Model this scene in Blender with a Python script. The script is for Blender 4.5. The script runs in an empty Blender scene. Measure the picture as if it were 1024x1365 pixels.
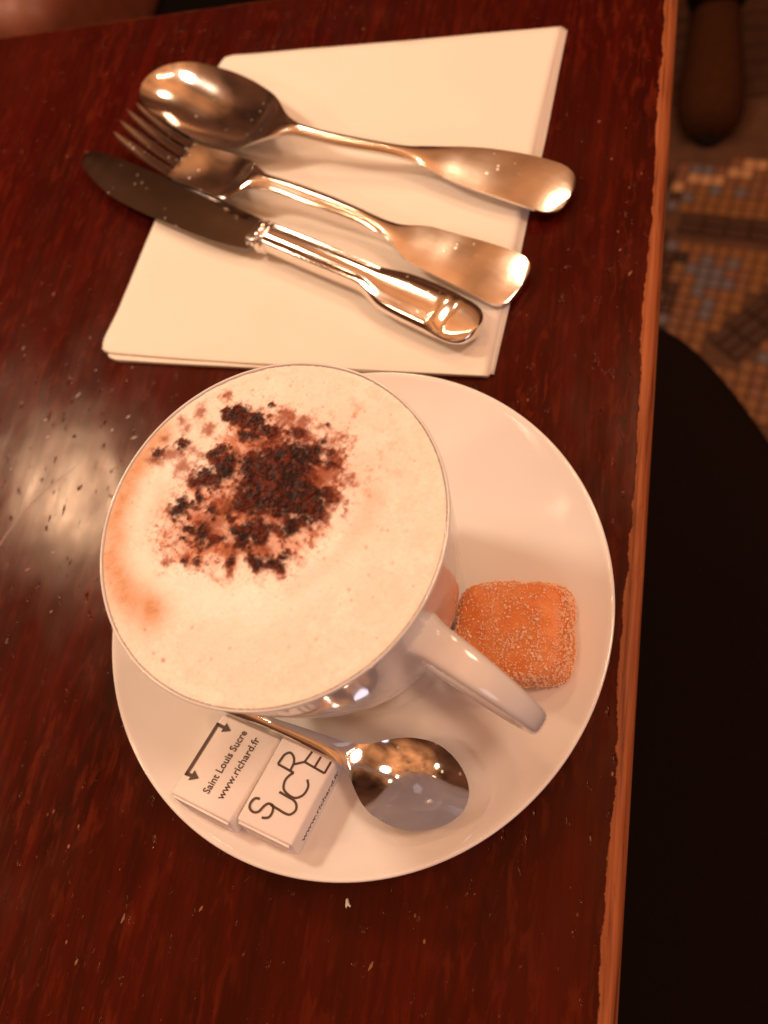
import bpy, bmesh, math, random
import numpy as np
from mathutils import Matrix, Vector
random.seed(4)
MM = 0.001
scene = bpy.context.scene
COL = scene.collection

# ---------------------------------------------------------------- camera
cam_d = bpy.data.cameras.new('camera')
cam = bpy.data.objects.new('camera', cam_d); COL.objects.link(cam)
cam.location = (0.08682, -0.06063, 0.25345)
cam.rotation_euler = (0.398132, 0.262735, 0.170258)
cam_d.sensor_fit = 'VERTICAL'; cam_d.sensor_height = 36.0; cam_d.lens = 29.12
cam_d.clip_start = 0.01; cam_d.clip_end = 60
cam_d.dof.use_dof = True; cam_d.dof.focus_distance = 0.235; cam_d.dof.aperture_fstop = 10.0
scene.camera = cam

# ---------------------------------------------------------------- view, world, lamps
vs = scene.view_settings
vs.view_transform = 'Standard'; vs.look = 'None'; vs.exposure = 0.10; vs.gamma = 1.0
world = bpy.data.worlds.new('World'); scene.world = world; world.use_nodes = True
nt = world.node_tree; bg = nt.nodes['Background']
tc = nt.nodes.new('ShaderNodeTexCoord'); sep = nt.nodes.new('ShaderNodeSeparateXYZ'); rmp = nt.nodes.new('ShaderNodeValToRGB')
nt.links.new(tc.outputs['Generated'], sep.inputs[0]); nt.links.new(sep.outputs['Z'], rmp.inputs[0]); nt.links.new(rmp.outputs[0], bg.inputs[0])
wn = nt.nodes.new('ShaderNodeTexNoise'); wn.inputs['Scale'].default_value = 2.6; wn.inputs['Detail'].default_value = 3.0
wr = nt.nodes.new('ShaderNodeMapRange'); wr.inputs[1].default_value = .32; wr.inputs[2].default_value = .68; wr.inputs[3].default_value = .35; wr.inputs[4].default_value = 1.75
wm_ = nt.nodes.new('ShaderNodeMix'); wm_.data_type = 'RGBA'; wm_.blend_type = 'MULTIPLY'; wm_.inputs[0].default_value = 1.0
nt.links.new(tc.outputs['Generated'], wn.inputs['Vector']); nt.links.new(wn.outputs['Fac'], wr.inputs[0])
nt.links.new(rmp.outputs[0], wm_.inputs[6]); nt.links.new(wr.outputs[0], wm_.inputs[7]); nt.links.new(wm_.outputs[2], bg.inputs[0])
el = rmp.color_ramp.elements                      # dim brown walls below, warm lit ceiling above
el[0].position = 0.50; el[0].color = (0.085, 0.026, 0.011, 1)
el[1].position = 0.90; el[1].color = (0.74, 0.27, 0.095, 1)
bg.inputs[1].default_value = 1.0

def lamp(name, loc, target, power, color, radius):
    d = bpy.data.lights.new(name, 'AREA'); d.shape = 'DISK'; d.size = 2 * radius; d.energy = power; d.color = color
    o = bpy.data.objects.new(name, d); COL.objects.link(o); o.location = loc
    o.rotation_euler = (Vector(target) - Vector(loc)).to_track_quat('-Z', 'Y').to_euler()
    return o
lamp('key_lamp', (-0.53, 0.27, 0.57), (-0.03, 0.08, 0), 2.75, (1.0, 0.735, 0.53), 0.055)
lamp('fill_lamp', (0.72, 0.22, 1.15), (0, 0.05, 0), 6.0, (1.0, 0.63, 0.43), 0.15)  # added fill from above, placed aside so the tabletop does not mirror it
lamp('bistro_lamp', (0.50, 0.86, 1.28), (0, 0.1, 0), 2.4, (1.0, 0.66, 0.42), 0.07)
lamp('bistro_lamp', (-0.42, 1.15, 1.10), (0, 0.1, 0), 3.0, (1.0, 0.66, 0.42), 0.085)
lamp('bistro_lamp', (-0.95, -0.30, 0.80), (0, 0.05, 0), 2.0, (1.0, 0.62, 0.35), 0.07)
for k in range(5):                                # a string of small bulbs high up on the left
    lamp('string_bulb', (-0.60 + 0.085 * k, 0.26 + 0.05 * k + 0.015 * (k % 2), 1.27), (0, 0.05, 0), 0.22, (1.0, 0.70, 0.42), 0.010)
lamp('window_light', (0.55, -0.75, 0.45), (0, 0, 0.02), 1.3, (0.92, 0.80, 0.90), 0.22)

# ---------------------------------------------------------------- helpers
def tag(o, label=None, cat=None, group=None, kind=None):
    if label: o['label'] = label
    if cat: o['category'] = cat
    if group: o['group'] = group
    if kind: o['kind'] = kind
    return o
def thing(name, label, cat, loc=(0, 0, 0), rotz=0.0, group=None, matrix=None):
    o = bpy.data.objects.new(name, None); COL.objects.link(o); o.empty_display_size = 0.01
    if matrix is not None: o.matrix_world = matrix
    else: o.location = loc; o.rotation_euler = (0, 0, rotz)
    return tag(o, label, cat, group)
def mesh_obj(name, verts, faces, mat, parent=None, smooth=True, sharp=None, loc=None):
    me = bpy.data.meshes.new(name)
    me.from_pydata([tuple(map(float, v)) for v in verts], [], [tuple(f) for f in faces]); me.update()
    bm = bmesh.new(); bm.from_mesh(me); bmesh.ops.recalc_face_normals(bm, faces=bm.faces); bm.to_mesh(me); bm.free()
    if smooth: me.polygons.foreach_set('use_smooth', [True] * len(me.polygons))
    if sharp: me.set_sharp_from_angle(angle=math.radians(sharp))
    if mat: me.materials.append(mat)
    o = bpy.data.objects.new(name, me); COL.objects.link(o)
    if parent: o.parent = parent
    if loc: o.location = loc
    return o
def smoothstep(a, b, x):
    t = np.clip((x - a) / (b - a), 0, 1); return t * t * (3 - 2 * t)
def vnoise(x, y, seed):
    xi = np.floor(x).astype(np.int64); yi = np.floor(y).astype(np.int64); fx = x - xi; fy = y - yi
    def h(i, j):
        n = (i * 374761393 + j * 668265263 + seed * 974711) & 0xffffffff
        n = ((n ^ (n >> 13)) * 1274126177) & 0xffffffff
        return ((n ^ (n >> 16)) & 0xffff) / 65535.0
    ux = fx * fx * (3 - 2 * fx); uy = fy * fy * (3 - 2 * fy)
    return (h(xi, yi) * (1 - ux) + h(xi + 1, yi) * ux) * (1 - uy) + (h(xi, yi + 1) * (1 - ux) + h(xi + 1, yi + 1) * ux) * uy
def fbm(x, y, s, octv, seed):
    v = 0; a = 0.5; tot = 0
    for k in range(octv):
        v = v + a * vnoise(x / s + 17.3 * k, y / s - 9.1 * k, seed + k); tot += a; s *= 0.5; a *= 0.55
    return v / tot * 2 - 1
def gsm(a, sig):
    if sig <= 0: return np.array(a, float)
    k = np.arange(-8, 9); w = np.exp(-.5 * (k / sig) ** 2); w /= w.sum()
    a = np.array(a, float); b = np.concatenate([2 * a[0] - a[8:0:-1], a, 2 * a[-1] - a[-2:-10:-1]])
    return np.convolve(b, w, 'valid')
def resample(st, n, sig=1.0, cosends=(True, True)):
    """stations (s, left, right, z) -> n smooth stations, denser towards the ends asked for"""
    st = np.array(st, float); x = np.linspace(0, 1, n)
    if cosends == (True, True): x = .5 - .5 * np.cos(np.pi * x)
    elif cosends[0]: x = 1 - np.cos(np.pi / 2 * x)
    elif cosends[1]: x = np.sin(np.pi / 2 * x)
    g = np.linspace(st[0, 0], st[-1, 0], 90)
    cols = [gsm(np.interp(g, st[:, 0], st[:, k]), sig) for k in (1, 2, 3)]
    s = st[0, 0] + (st[-1, 0] - st[0, 0]) * x
    return np.stack([s] + [np.interp(s, g, c) for c in cols], 1)
def cap(st, a=0.0, b=0.0, p=2.0, pb=None):
    """round the ends of a station list: elliptical ends of length a (start) and b (end)"""
    o = []; s0, s1 = st[0][0], st[-1][0]
    for s, l, r, z in st:
        k = 1.0
        if a and s < s0 + a: k *= max(0, 1 - ((s0 + a - s) / a) ** p) ** (1 / p)
        if b and s > s1 - b: k *= max(0, 1 - ((s - s1 + b) / b) ** (pb or p)) ** (1 / (pb or p))
        m = (l + r) / 2; h = (l - r) / 2 * max(k, .012); o.append((s, m + h, m - h, z))
    return o
def lathe(name, prof, mat, parent=None, seg=160, sharp=None, loc=None):
    v = []; f = []; n = len(prof)
    for i in range(seg):
        a = 2 * math.pi * i / seg
        for r, z in prof: v.append((r * MM * math.cos(a), r * MM * math.sin(a), z * MM))
    for i in range(seg):
        j = (i + 1) % seg
        for k in range(n - 1): f.append((i * n + k, j * n + k, j * n + k + 1, i * n + k + 1))
    o = mesh_obj(name, v, f, mat, parent, True, sharp, loc)
    bm = bmesh.new(); bm.from_mesh(o.data); bmesh.ops.remove_doubles(bm, verts=bm.verts, dist=1e-7)
    bmesh.ops.recalc_face_normals(bm, faces=bm.faces); bm.to_mesh(o.data); bm.free()
    return o
def spline(pts, n):
    """Catmull-Rom through points (any dimension), n samples"""
    P = np.array(pts, float); m = len(P); t = np.linspace(0, m - 1, n); out = []
    Q = np.vstack([2 * P[0] - P[1], P, 2 * P[-1] - P[-2]])
    for x in t:
        i = min(int(x), m - 2); u = x - i; a, b, c, d = Q[i], Q[i + 1], Q[i + 2], Q[i + 3]
        out.append(.5 * (2 * b + (c - a) * u + (2 * a - 5 * b + 4 * c - d) * u * u + (3 * b - a - 3 * c + d) * u ** 3))
    return np.array(out)
def sheet_loft(name, st, dish, thick, edge, mat, parent, nu=25, power=2.2, roll=None):
    """st: (s,left,right,z) in mm; top surface dished (or crowned, dish<0), closed body underneath"""
    v = []; f = []; ring = 2 * nu
    for s, tl, tr, z in st:
        mid = (tl + tr) / 2; hw = (tl - tr) / 2; D = dish(s, hw); T = thick(s); E = min(edge, T); RO = roll(s) if roll else 0
        top = []; bot = []
        for j in range(nu):
            u = -math.cos(math.pi * j / (nu - 1)); zt = z - D * (1 - abs(u) ** power)
            zb = zt - (E + (T - E) * (1 - u ** 4))
            top.append((s * MM, (mid + u * hw) * MM, zt * MM)); bot.append((s * MM, (mid + u * hw) * MM, zb * MM))
        v += [(a, b, c + RO * (b - mid * MM)) for a, b, c in top + bot[::-1]]
    n = len(st)
    for i in range(n - 1):
        for j in range(ring):
            k = (j + 1) % ring; f.append((i * ring + j, i * ring + k, (i + 1) * ring + k, (i + 1) * ring + j))
    for i in (0, n - 1):
        o = i * ring
        for j in range(nu - 1): f.append((o + j, o + j + 1, o + ring - 2 - j, o + ring - 1 - j))
    return mesh_obj(name, v, f, mat, parent, True, 50)
def rod_loft(name, st, half, mat, parent, nu=40, prof=None, p=2.3):
    """closed hollow-handle body: st (s,left,right,zc), half(s)= half thickness"""
    v = []; f = []
    for s, tl, tr, z in st:
        mid = (tl + tr) / 2; hw = (tl - tr) / 2; H = half(s)
        for j in range(nu):
            a = 2 * math.pi * j / nu; c, d = math.cos(a), math.sin(a)
            y = math.copysign(abs(c) ** (2 / p), c) * hw; h = math.copysign(abs(d) ** (2 / p), d) * H
            if prof: h += prof(s, y / max(hw, .01), d)
            v.append((s * MM, (mid + y) * MM, (z + h) * MM))
    n = len(st)
    for i in range(n - 1):
        for j in range(nu):
            k = (j + 1) % nu; f.append((i * nu + j, i * nu + k, (i + 1) * nu + k, (i + 1) * nu + j))
    f.append(tuple(range(nu))); f.append(tuple((n - 1) * nu + j for j in range(nu)))
    return mesh_obj(name, v, f, mat, parent, True, 50)
def tube(path, rad, nu=10, flat=1.0):
    P = np.array(path, float); v = []; f = []; n = len(P); up = np.array([0, 0, 1.0])
    for i in range(n):
        d = P[min(i + 1, n - 1)] - P[max(i - 1, 0)]; d /= np.linalg.norm(d)
        sd = np.cross(d, up); sd /= np.linalg.norm(sd); w = np.cross(sd, d)
        r = rad(i / (n - 1))
        for j in range(nu):
            a = 2 * math.pi * j / nu; v.append(P[i] + sd * r * math.cos(a) + w * r * flat * math.sin(a))
    for i in range(n - 1):
        for j in range(nu):
            k = (j + 1) % nu; f.append((i * nu + j, i * nu + k, (i + 1) * nu + k, (i + 1) * nu + j))
    f.append(tuple(range(nu))); f.append(tuple((n - 1) * nu + j for j in range(nu)))
    return v, f
def rbox(name, lx, ly, lz, bev, mat, parent=None, loc=(0, 0, 0), seg=3, mod=None):
    bm = bmesh.new(); bmesh.ops.create_cube(bm, size=1)
    for q in bm.verts: q.co = Vector((q.co.x * lx, q.co.y * ly, q.co.z * lz))
    bmesh.ops.bevel(bm, geom=bm.edges[:], offset=bev, segments=seg, affect='EDGES', profile=.5)
    if mod:
        for q in bm.verts: q.co = Vector(mod(q.co))
    me = bpy.data.meshes.new(name); bm.to_mesh(me); bm.free()
    me.polygons.foreach_set('use_smooth', [True] * len(me.polygons)); me.set_sharp_from_angle(angle=math.radians(40))
    if mat: me.materials.append(mat)
    o = bpy.data.objects.new(name, me); COL.objects.link(o); o.location = loc
    if parent: o.parent = parent
    return o
def ribbon(name, lines, width, mat, parent, loc=(0, 0, 0), thick=0.03):
    """flat print or scratch: polylines in mm on the local xy plane, given width and a hair of thickness"""
    v = []; f = []
    for L in lines:
        P = np.array(L, float)[:, :2]; n = len(P); b = len(v)
        for i in range(n):
            d = P[min(i + 1, n - 1)] - P[max(i - 1, 0)]; d /= np.linalg.norm(d); nn = np.array([-d[1], d[0]])
            w = width(i / (n - 1)) if callable(width) else width
            a, c = P[i] + nn * w / 2, P[i] - nn * w / 2
            v += [(a[0] * MM, a[1] * MM, thick * MM), (c[0] * MM, c[1] * MM, thick * MM), (a[0] * MM, a[1] * MM, 0), (c[0] * MM, c[1] * MM, 0)]
        for i in range(n - 1):
            q, r = b + 4 * i, b + 4 * i + 4
            f += [(q, q + 1, r + 1, r), (q + 2, r + 2, r + 3, q + 3), (q, r, r + 2, q + 2), (q + 1, q + 3, r + 3, r + 1)]
    return mesh_obj(name, v, f, mat, parent, False, None, loc)
def text_part(name, body, size, mat, parent, matrix):
    cu = bpy.data.curves.new(name, 'FONT'); cu.body = body; cu.size = size; cu.extrude = 0.00002; cu.offset = 0.00005; cu.resolution_u = 3
    tmp = bpy.data.objects.new(name, cu); COL.objects.link(tmp)
    dg = bpy.context.evaluated_depsgraph_get(); dg.update()
    me = bpy.data.meshes.new_from_object(tmp.evaluated_get(dg)); bpy.data.objects.remove(tmp)
    xs = [q.co.x for q in me.vertices]; me.transform(Matrix.Translation((-min(xs), 0, 0)))
    ext = max(xs) - min(xs)
    me.materials.clear(); me.materials.append(mat)
    o = bpy.data.objects.new(name, me); COL.objects.link(o); o.parent = parent; o.matrix_local = matrix
    return o, ext

# ---------------------------------------------------------------- materials
class NT:
    def __init__(s, name):
        s.m = bpy.data.materials.new(name); s.m.use_nodes = True; s.t = s.m.node_tree; s.b = s.t.nodes['Principled BSDF']
    def n(s, typ, **kw):
        q = s.t.nodes.new(typ)
        for k, v in kw.items():
            if k.startswith('i_'): q.inputs[k[2:].replace('_', ' ')].default_value = v
            else: setattr(q, k, v)
        return q
    def l(s, a, b): s.t.links.new(a, b)
    def set(s, **kw):
        for k, v in kw.items(): s.b.inputs[k.replace('_', ' ')].default_value = v
    def coords(s, scale=(1, 1, 1), rot=(0, 0, 0), src='Object'):
        c = s.n('ShaderNodeTexCoord'); m = s.n('ShaderNodeMapping'); m.inputs['Scale'].default_value = scale; m.inputs['Rotation'].default_value = rot
        s.l(c.outputs[src], m.inputs[0]); return m.outputs[0]
    def noise(s, vec, scale=5, detail=4, rough=.55, dist=0):
        q = s.n('ShaderNodeTexNoise'); q.inputs['Scale'].default_value = scale; q.inputs['Detail'].default_value = detail
        q.inputs['Roughness'].default_value = rough; q.inputs['Distortion'].default_value = dist; s.l(vec, q.inputs['Vector']); return q.outputs['Fac']
    def ramp(s, fac, *stops):
        q = s.n('ShaderNodeValToRGB'); e = q.color_ramp.elements
        while len(e) < len(stops): e.new(.5)
        for x, (p, c) in zip(e, stops): x.position = p; x.color = (c if len(c) == 4 else (*c, 1)) if hasattr(c, '__len__') else (c, c, c, 1)
        s.l(fac, q.inputs[0]); return q.outputs[0]
    def math(s, op, a, b=None, clamp=False):
        q = s.n('ShaderNodeMath', operation=op); q.use_clamp = clamp
        for i, x in enumerate((a, b)):
            if x is None: continue
            if isinstance(x, (int, float)): q.inputs[i].default_value = x
            else: s.l(x, q.inputs[i])
        return q.outputs[0]
    def mix(s, fac, a, b, mode='MIX'):
        q = s.n('ShaderNodeMix', data_type='RGBA', blend_type=mode)
        for i, x in ((0, fac), (6, a), (7, b)):
            if isinstance(x, (int, float)): q.inputs[i].default_value = x
            elif isinstance(x, tuple): q.inputs[i].default_value = (*x, 1)
            else: s.l(x, q.inputs[i])
        return q.outputs[2]
    def bump(s, h, dist, strength=1.0, prev=None):
        q = s.n('ShaderNodeBump'); q.inputs['Distance'].default_value = dist; q.inputs['Strength'].default_value = strength
        s.l(h, q.inputs['Height'])
        if prev: s.l(prev, q.inputs['Normal'])
        return q.outputs[0]
    def col(s, x): s.l(x, s.b.inputs['Base Color'])
    def rough(s, x): s.l(x, s.b.inputs['Roughness'])
    def norm(s, x): s.l(x, s.b.inputs['Normal'])

def simple(name, color, rough=.5, metal=0.0, var=.12, nscale=400, bumpd=0, coat=0.0, spec=.5):
    k = NT(name); k.set(Roughness=rough, Metallic=metal, Coat_Weight=coat, Specular_IOR_Level=spec)
    v = k.coords(); n = k.noise(v, nscale, 5)
    k.col(k.ramp(n, (.3, tuple(c * (1 - var) for c in color)), (.7, tuple(min(1, c * (1 + var)) for c in color))))
    if bumpd: k.norm(k.bump(n, bumpd))
    return k.m

def wood_table():
    k = NT('red_stained_wood'); TX = 0.0872
    c = k.n('ShaderNodeTexCoord'); obj = c.outputs['Object']
    gv = k.coords((420, 14, 60)); g = k.noise(gv, 1, 6, .6, .4)
    gv2 = k.coords((90, 7, 20)); g2 = k.noise(gv2, 1, 4, .6, .8)
    big = k.noise(k.coords((9, 6, 9)), 1, 4, .6)
    base = k.ramp(g2, (.28, (.022, .0009, .0007)), (.52, (.042, .0016, .0009)), (.78, (.074, .0036, .0016)))
    fine = k.ramp(g, (.35, (.66, .62, .62)), (.55, (1, 1, 1)), (.75, (1.3, 1.3, 1.25)))
    col = k.mix(1.0, base, fine, 'MULTIPLY')
    fleck = k.noise(k.coords((330, 75, 60), (0, 0, .10)), 1, 5, .62, .5)
    fm0 = k.math('MULTIPLY', k.ramp(fleck, (.50, 0), (.62, 1)), k.ramp(k.noise(k.coords((45, 18, 30)), 1, 4, .6), (.40, .1), (.62, 1)))
    col = k.mix(k.math('MULTIPLY', fm0, .62), col, (.115, .013, .0042))
    col = k.mix(k.ramp(big, (.42, 0), (.70, .45)), col, (.060, .0065, .0022))
    fl = k.n('ShaderNodeTexVoronoi', i_Scale=1.0); k.l(k.coords((210, 120, 100), (0, 0, .4)), fl.inputs['Vector'])   # pale flecks and nicks
    fm = k.math('MULTIPLY', k.ramp(fl.outputs['Distance'], (.05, 1), (.10, 0)), k.ramp(k.noise(k.coords((30, 30, 30)), 1, 3), (.56, 0), (.62, 1)))
    col = k.mix(fm, col, (.28, .12, .07))
    sx = k.n('ShaderNodeSeparateXYZ'); k.l(obj, sx.inputs[0])
    wear_n = k.math('ADD', k.math('MULTIPLY', k.math('SUBTRACT', k.noise(k.coords((120, 120, 120)), 1, 6, .7), .5), .0035), k.math('MULTIPLY', k.math('SUBTRACT', k.noise(k.coords((22, 14, 22)), 1, 2), .5), .006))
    d = k.math('ADD', k.math('SUBTRACT', sx.outputs['X'], TX - .0050), wear_n)       # bare wood where the varnish has rubbed off the edge
    wm = k.ramp(k.math('ADD', k.math('MULTIPLY', d, 900), .5), (.35, 0), (.65, 1))
    wy = k.math('ADD', k.math('SUBTRACT', sx.outputs['Y'], .3035 - .0012), k.math('MULTIPLY', k.noise(k.coords((70, 70, 70)), 1, 4), .002))
    wmy = k.ramp(k.math('MULTIPLY', wy, 900), (.6, 0), (1.0, .55))
    bare = k.ramp(k.noise(k.coords((700, 22, 200)), 1, 5, .6, .3), (.30, (.08, .02, .008)), (.44, (.24, .068, .024)), (.7, (.38, .125, .048)))
    col = k.mix(wm, col, bare); col = k.mix(wmy, col, (.30, .10, .035))
    k.col(col)
    r = k.math('ADD', k.ramp(k.noise(k.coords((60, 40, 60)), 1, 5), (.3, .17), (.7, .29)), k.math('MULTIPLY', wm, .25)); k.rough(r)
    k.set(Specular_IOR_Level=.23, Specular_Tint=(1.0, .74, .52, 1))
    pit = k.noise(k.coords((330, 150, 100), (0, 0, .5)), 1, 3, .5)
    b1 = k.bump(k.ramp(pit, (.25, 0), (.35, 1)), .00018)
    b2 = k.bump(g, .000018, 1, b1); b3 = k.bump(k.noise(k.coords((40, 22, 20)), 1, 2), .0004, 1, b2)
    b4 = k.bump(k.math('SUBTRACT', 1.0, wm), .0003, 1, b3); k.norm(b4)
    return k.m

def steel(name, color, rough, nscale=900, aniso=False):
    k = NT(name); k.set(Metallic=1.0)
    v = k.coords((60, 700, 300)); n = k.noise(v, 1, 4, .6)
    m = k.noise(k.coords((90, 90, 90)), 1, 5, .6)
    k.col(k.ramp(m, (.3, tuple(c * .9 for c in color)), (.7, color)))
    k.rough(k.math('ADD', k.ramp(m, (.3, rough * .9), (.8, rough * 1.15)), k.math('MULTIPLY', n, .05)))
    sp_ = k.n('ShaderNodeTexVoronoi', i_Scale=1.0); k.l(k.coords((230, 230, 230)), sp_.inputs['Vector'])     # dried water spots
    sm = k.math('MULTIPLY', k.ramp(sp_.outputs['Distance'], (.10, 1), (.17, 0)), k.ramp(k.noise(k.coords((45, 45, 45)), 1, 2), (.52, 0), (.60, 1)))
    k.col(k.mix(k.math('MULTIPLY', sm, .35), k.ramp(m, (.3, tuple(c * .88 for c in color)), (.7, color)), (.95, .9, .85)))
    k.rough(k.math('ADD', k.math('ADD', k.ramp(m, (.3, rough * .85), (.8, rough * 1.25)), k.math('MULTIPLY', n, .05)), k.math('MULTIPLY', sm, .22)))
    sc = k.noise(k.coords((40, 1800, 900), (0, 0, .35)), 1, 2); k.norm(k.bump(sc, .000006, 1, k.bump(n, .000012)))
    return k.m

def porcelain(name='white_porcelain'):
    k = NT(name); k.set(Roughness=.10, Coat_Weight=.5, Coat_Roughness=.04, IOR=1.5)
    n = k.noise(k.coords((25, 25, 25)), 1, 3)
    k.col(k.ramp(n, (.3, (.78, .76, .73)), (.7, (.82, .80, .775))))
    k.norm(k.bump(k.noise(k.coords((60, 60, 60)), 1, 2), .00006))
    return k.m

def paper(name, color, emb=.00003, wsc=22, wd=.0010):
    k = NT(name); k.set(Roughness=.9, Specular_IOR_Level=.2, Subsurface_Weight=.15, Subsurface_Radius=(.002, .0012, .0008), Subsurface_Scale=.5)
    n = k.noise(k.coords((900, 900, 900)), 1, 3); w = k.noise(k.coords((wsc, wsc, wsc)), 1, 4)
    k.col(k.ramp(w, (.3, tuple(c * .96 for c in color)), (.7, color)))
    b = k.bump(n, emb); k.norm(k.bump(w, wd, .6, b))
    return k.m

M_TABLE = wood_table()
M_STEEL = steel('polished_silver', (.90, .84, .79), .085)
M_SATIN = steel('worn_silver', (.86, .80, .74), .13)
M_BLADE = steel('steel_blade', (.30, .27, .26), .08)
M_SPOON = steel('mirror_steel', (.80, .79, .80), .05)
M_PORC = porcelain()
M_NAP = paper('napkin_paper', (.86, .80, .72))
M_WRAP = paper('glossy_wrapper_paper', (.86, .80, .76), .00001, 60, .0012)
M_INK = simple('brown_print', (.085, .042, .024), .6)

# ---------------------------------------------------------------- floor
FZ = -0.75
FLOORS = {
    'ochre': simple('ochre_tile', (.20, .085, .026), .45, 0, .25, 60), 'terracotta': simple('terracotta_tile', (.18, .075, .038), .45, 0, .25, 60),
    'blue': simple('blue_grey_tile', (.125, .112, .125), .4, 0, .2, 60), 'brown': simple('dark_brown_tile', (.040, .013, .007), .4, 0, .2, 60),
    'pale': simple('pale_tile', (.46, .26, .13), .45, 0, .2, 60), 'black': simple('black_tile', (.015, .010, .008), .4, 0, .2, 60)}
M_MORTAR = simple('floor_mortar', (.085, .034, .015), .8, 0, .3, 40)
floor = mesh_obj('floor', [(-2.5, -2.5, 0), (2.5, -2.5, 0), (2.5, 3.2, 0), (-2.5, 3.2, 0)], [(0, 1, 2, 3)], M_MORTAR, None, False, None, (0, 0, FZ))
tag(floor, kind='structure')
def tile_mesh(name, lx, ly, mat):
    h = .004; b = .0012; X, Y = lx / 2, ly / 2
    v = [(-X, -Y, 0), (X, -Y, 0), (X, Y, 0), (-X, Y, 0), (-X, -Y, h - b), (X, -Y, h - b), (X, Y, h - b), (-X, Y, h - b),
         (-X + b, -Y + b, h), (X - b, -Y + b, h), (X - b, Y - b, h), (-X + b, Y - b, h)]
    f = [(0, 1, 5, 4), (1, 2, 6, 5), (2, 3, 7, 6), (3, 0, 4, 7), (4, 5, 9, 8), (5, 6, 10, 9), (6, 7, 11, 10), (7, 4, 8, 11), (8, 9, 10, 11)]
    me = bpy.data.meshes.new(name); me.from_pydata(v, [], f); me.update(); me.materials.append(mat); return me
TM = {k: tile_mesh('mosaic_tile', .0158, .0158, m) for k, m in FLOORS.items()}
TB = tile_mesh('band_tile', .030, .0158, FLOORS['brown'])
def put_tile(me, x, y, a, name='mosaic_tile'):
    o = bpy.data.objects.new(name, me); COL.objects.link(o); o.parent = floor
    o.location = (x, y, random.uniform(-.0006, .0004)); o.rotation_euler = (random.uniform(-.02, .02), random.uniform(-.02, .02), a + random.uniform(-.05, .05))
def inside(x, y, poly):
    c = False
    for i in range(len(poly)):
        (x1, y1), (x2, y2) = poly[i], poly[i - 1]
        if (y1 > y) != (y2 > y) and x < (x2 - x1) * (y - y1) / (y2 - y1) + x1: c = not c
    return c
def segd(x, y, a, b):
    ax, ay = a; bx, by = b; t = max(0, min(1, ((x - ax) * (bx - ax) + (y - ay) * (by - ay)) / ((bx - ax) ** 2 + (by - ay) ** 2)))
    return math.hypot(x - ax - t * (bx - ax), y - ay - t * (by - ay))
BAND1 = ((.108, .790), (.330, .744)); BAND2 = ((.168, .578), (.330, .745))
STRIP = [(.108, .858), (.175, .871), (.235, .896), (.33, .93)]
BLUES = [(.114, .843), (.152, .837), (.193, .83), (.136, .884), (.149, .727), (.187, .719), (.119, .705), (.147, .704), (.166, .704), (.177, .675), (.133, .667), (.151, .642),
         (.217, .565), (.158, .690), (.142, .690), (.166, .684), (.235, .550), (.21, .60), (.24, .81), (.27, .70), (.255, .60)]
ang = math.atan2(-.046, .222); pitch = .0172; ca, sa = math.cos(ang), math.sin(ang)
tiles = []
for i in range(-3, 16):
    for j in range(-30, 16):
        u, w = i * pitch, j * pitch; x = .11 + u * ca - w * sa; y = .80 + u * sa + w * ca
        if not (.06 < x < .33 and .36 < y < 1.0): continue
        if segd(x, y, *BAND1) < .027 or segd(x, y, *BAND2) < .031: continue
        tiles.append((x, y))
tiles.sort(key=lambda q: math.hypot(q[0] - .15, q[1] - .68))
def tile_kind(x, y):
    if math.hypot(x - .116, y - .728) < .010: return 'black'
    if any(segd(x, y, STRIP[k], STRIP[k + 1]) < .0085 for k in range(3)): return 'pale'
    if any(math.hypot(x - a, y - b) < .0098 for a, b in BLUES): return 'blue'
    if x < .104 and y > .60: return 'brown' if random.random() < .7 else 'blue'
    if y > .93: return random.choice(['brown', 'brown', 'ochre', 'black'])  # far rows coloured darker, the dimness there painted into the tiles
    if segd(x, y, *BAND1) < .046 or segd(x, y, *BAND2) < .050 or segd(x, y, (.108, .74), (.155, .6)) < .012: return 'ochre'
    return random.choice(['terracotta', 'ochre', 'terracotta'])
n_put = 0
for x, y in tiles[:262]: put_tile(TM[tile_kind(x, y)], x, y, ang); n_put += 1
for (a, b), wd in ((BAND1, 2), (BAND2, 3)):
    L = math.hypot(b[0] - a[0], b[1] - a[1]); t = math.atan2(b[1] - a[1], b[0] - a[0])
    for k in range(int(L / .0315)):
        for r in range(wd):
            q = k * .0315 + .016; off = (r - (wd - 1) / 2) * .0172
            put_tile(TB, a[0] + math.cos(t) * q - math.sin(t) * off, a[1] + math.sin(t) * q + math.cos(t) * off, t, 'band_tile')
# the rest of the mosaic, beyond what can be told apart, as one sheet of small tiles, shade painted in as dark brown
v = []; f = []
for i in range(-60, 60):
    for j in range(-60, 90):
        x, y = i * .0344 + .02 * (j % 2), j * .0344
        if .03 < x < .36 and .33 < y < 1.03: continue
        s = .0158; b = len(v); h = .003 + random.uniform(-.0006, .0006)
        v += [(x - s, y - s, h), (x + s, y - s, h), (x + s, y + s, h), (x - s, y + s, h), (x - s, y - s, 0), (x + s, y - s, 0), (x + s, y + s, 0), (x - s, y + s, 0)]
        f += [(b, b + 1, b + 2, b + 3), (b, b + 4, b + 5, b + 1), (b + 1, b + 5, b + 6, b + 2), (b + 2, b + 6, b + 7, b + 3), (b + 3, b + 7, b + 4, b)]
rest = mesh_obj('mosaic_field', v, f, FLOORS['brown'], floor, False); tag(rest, kind='stuff')

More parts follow.
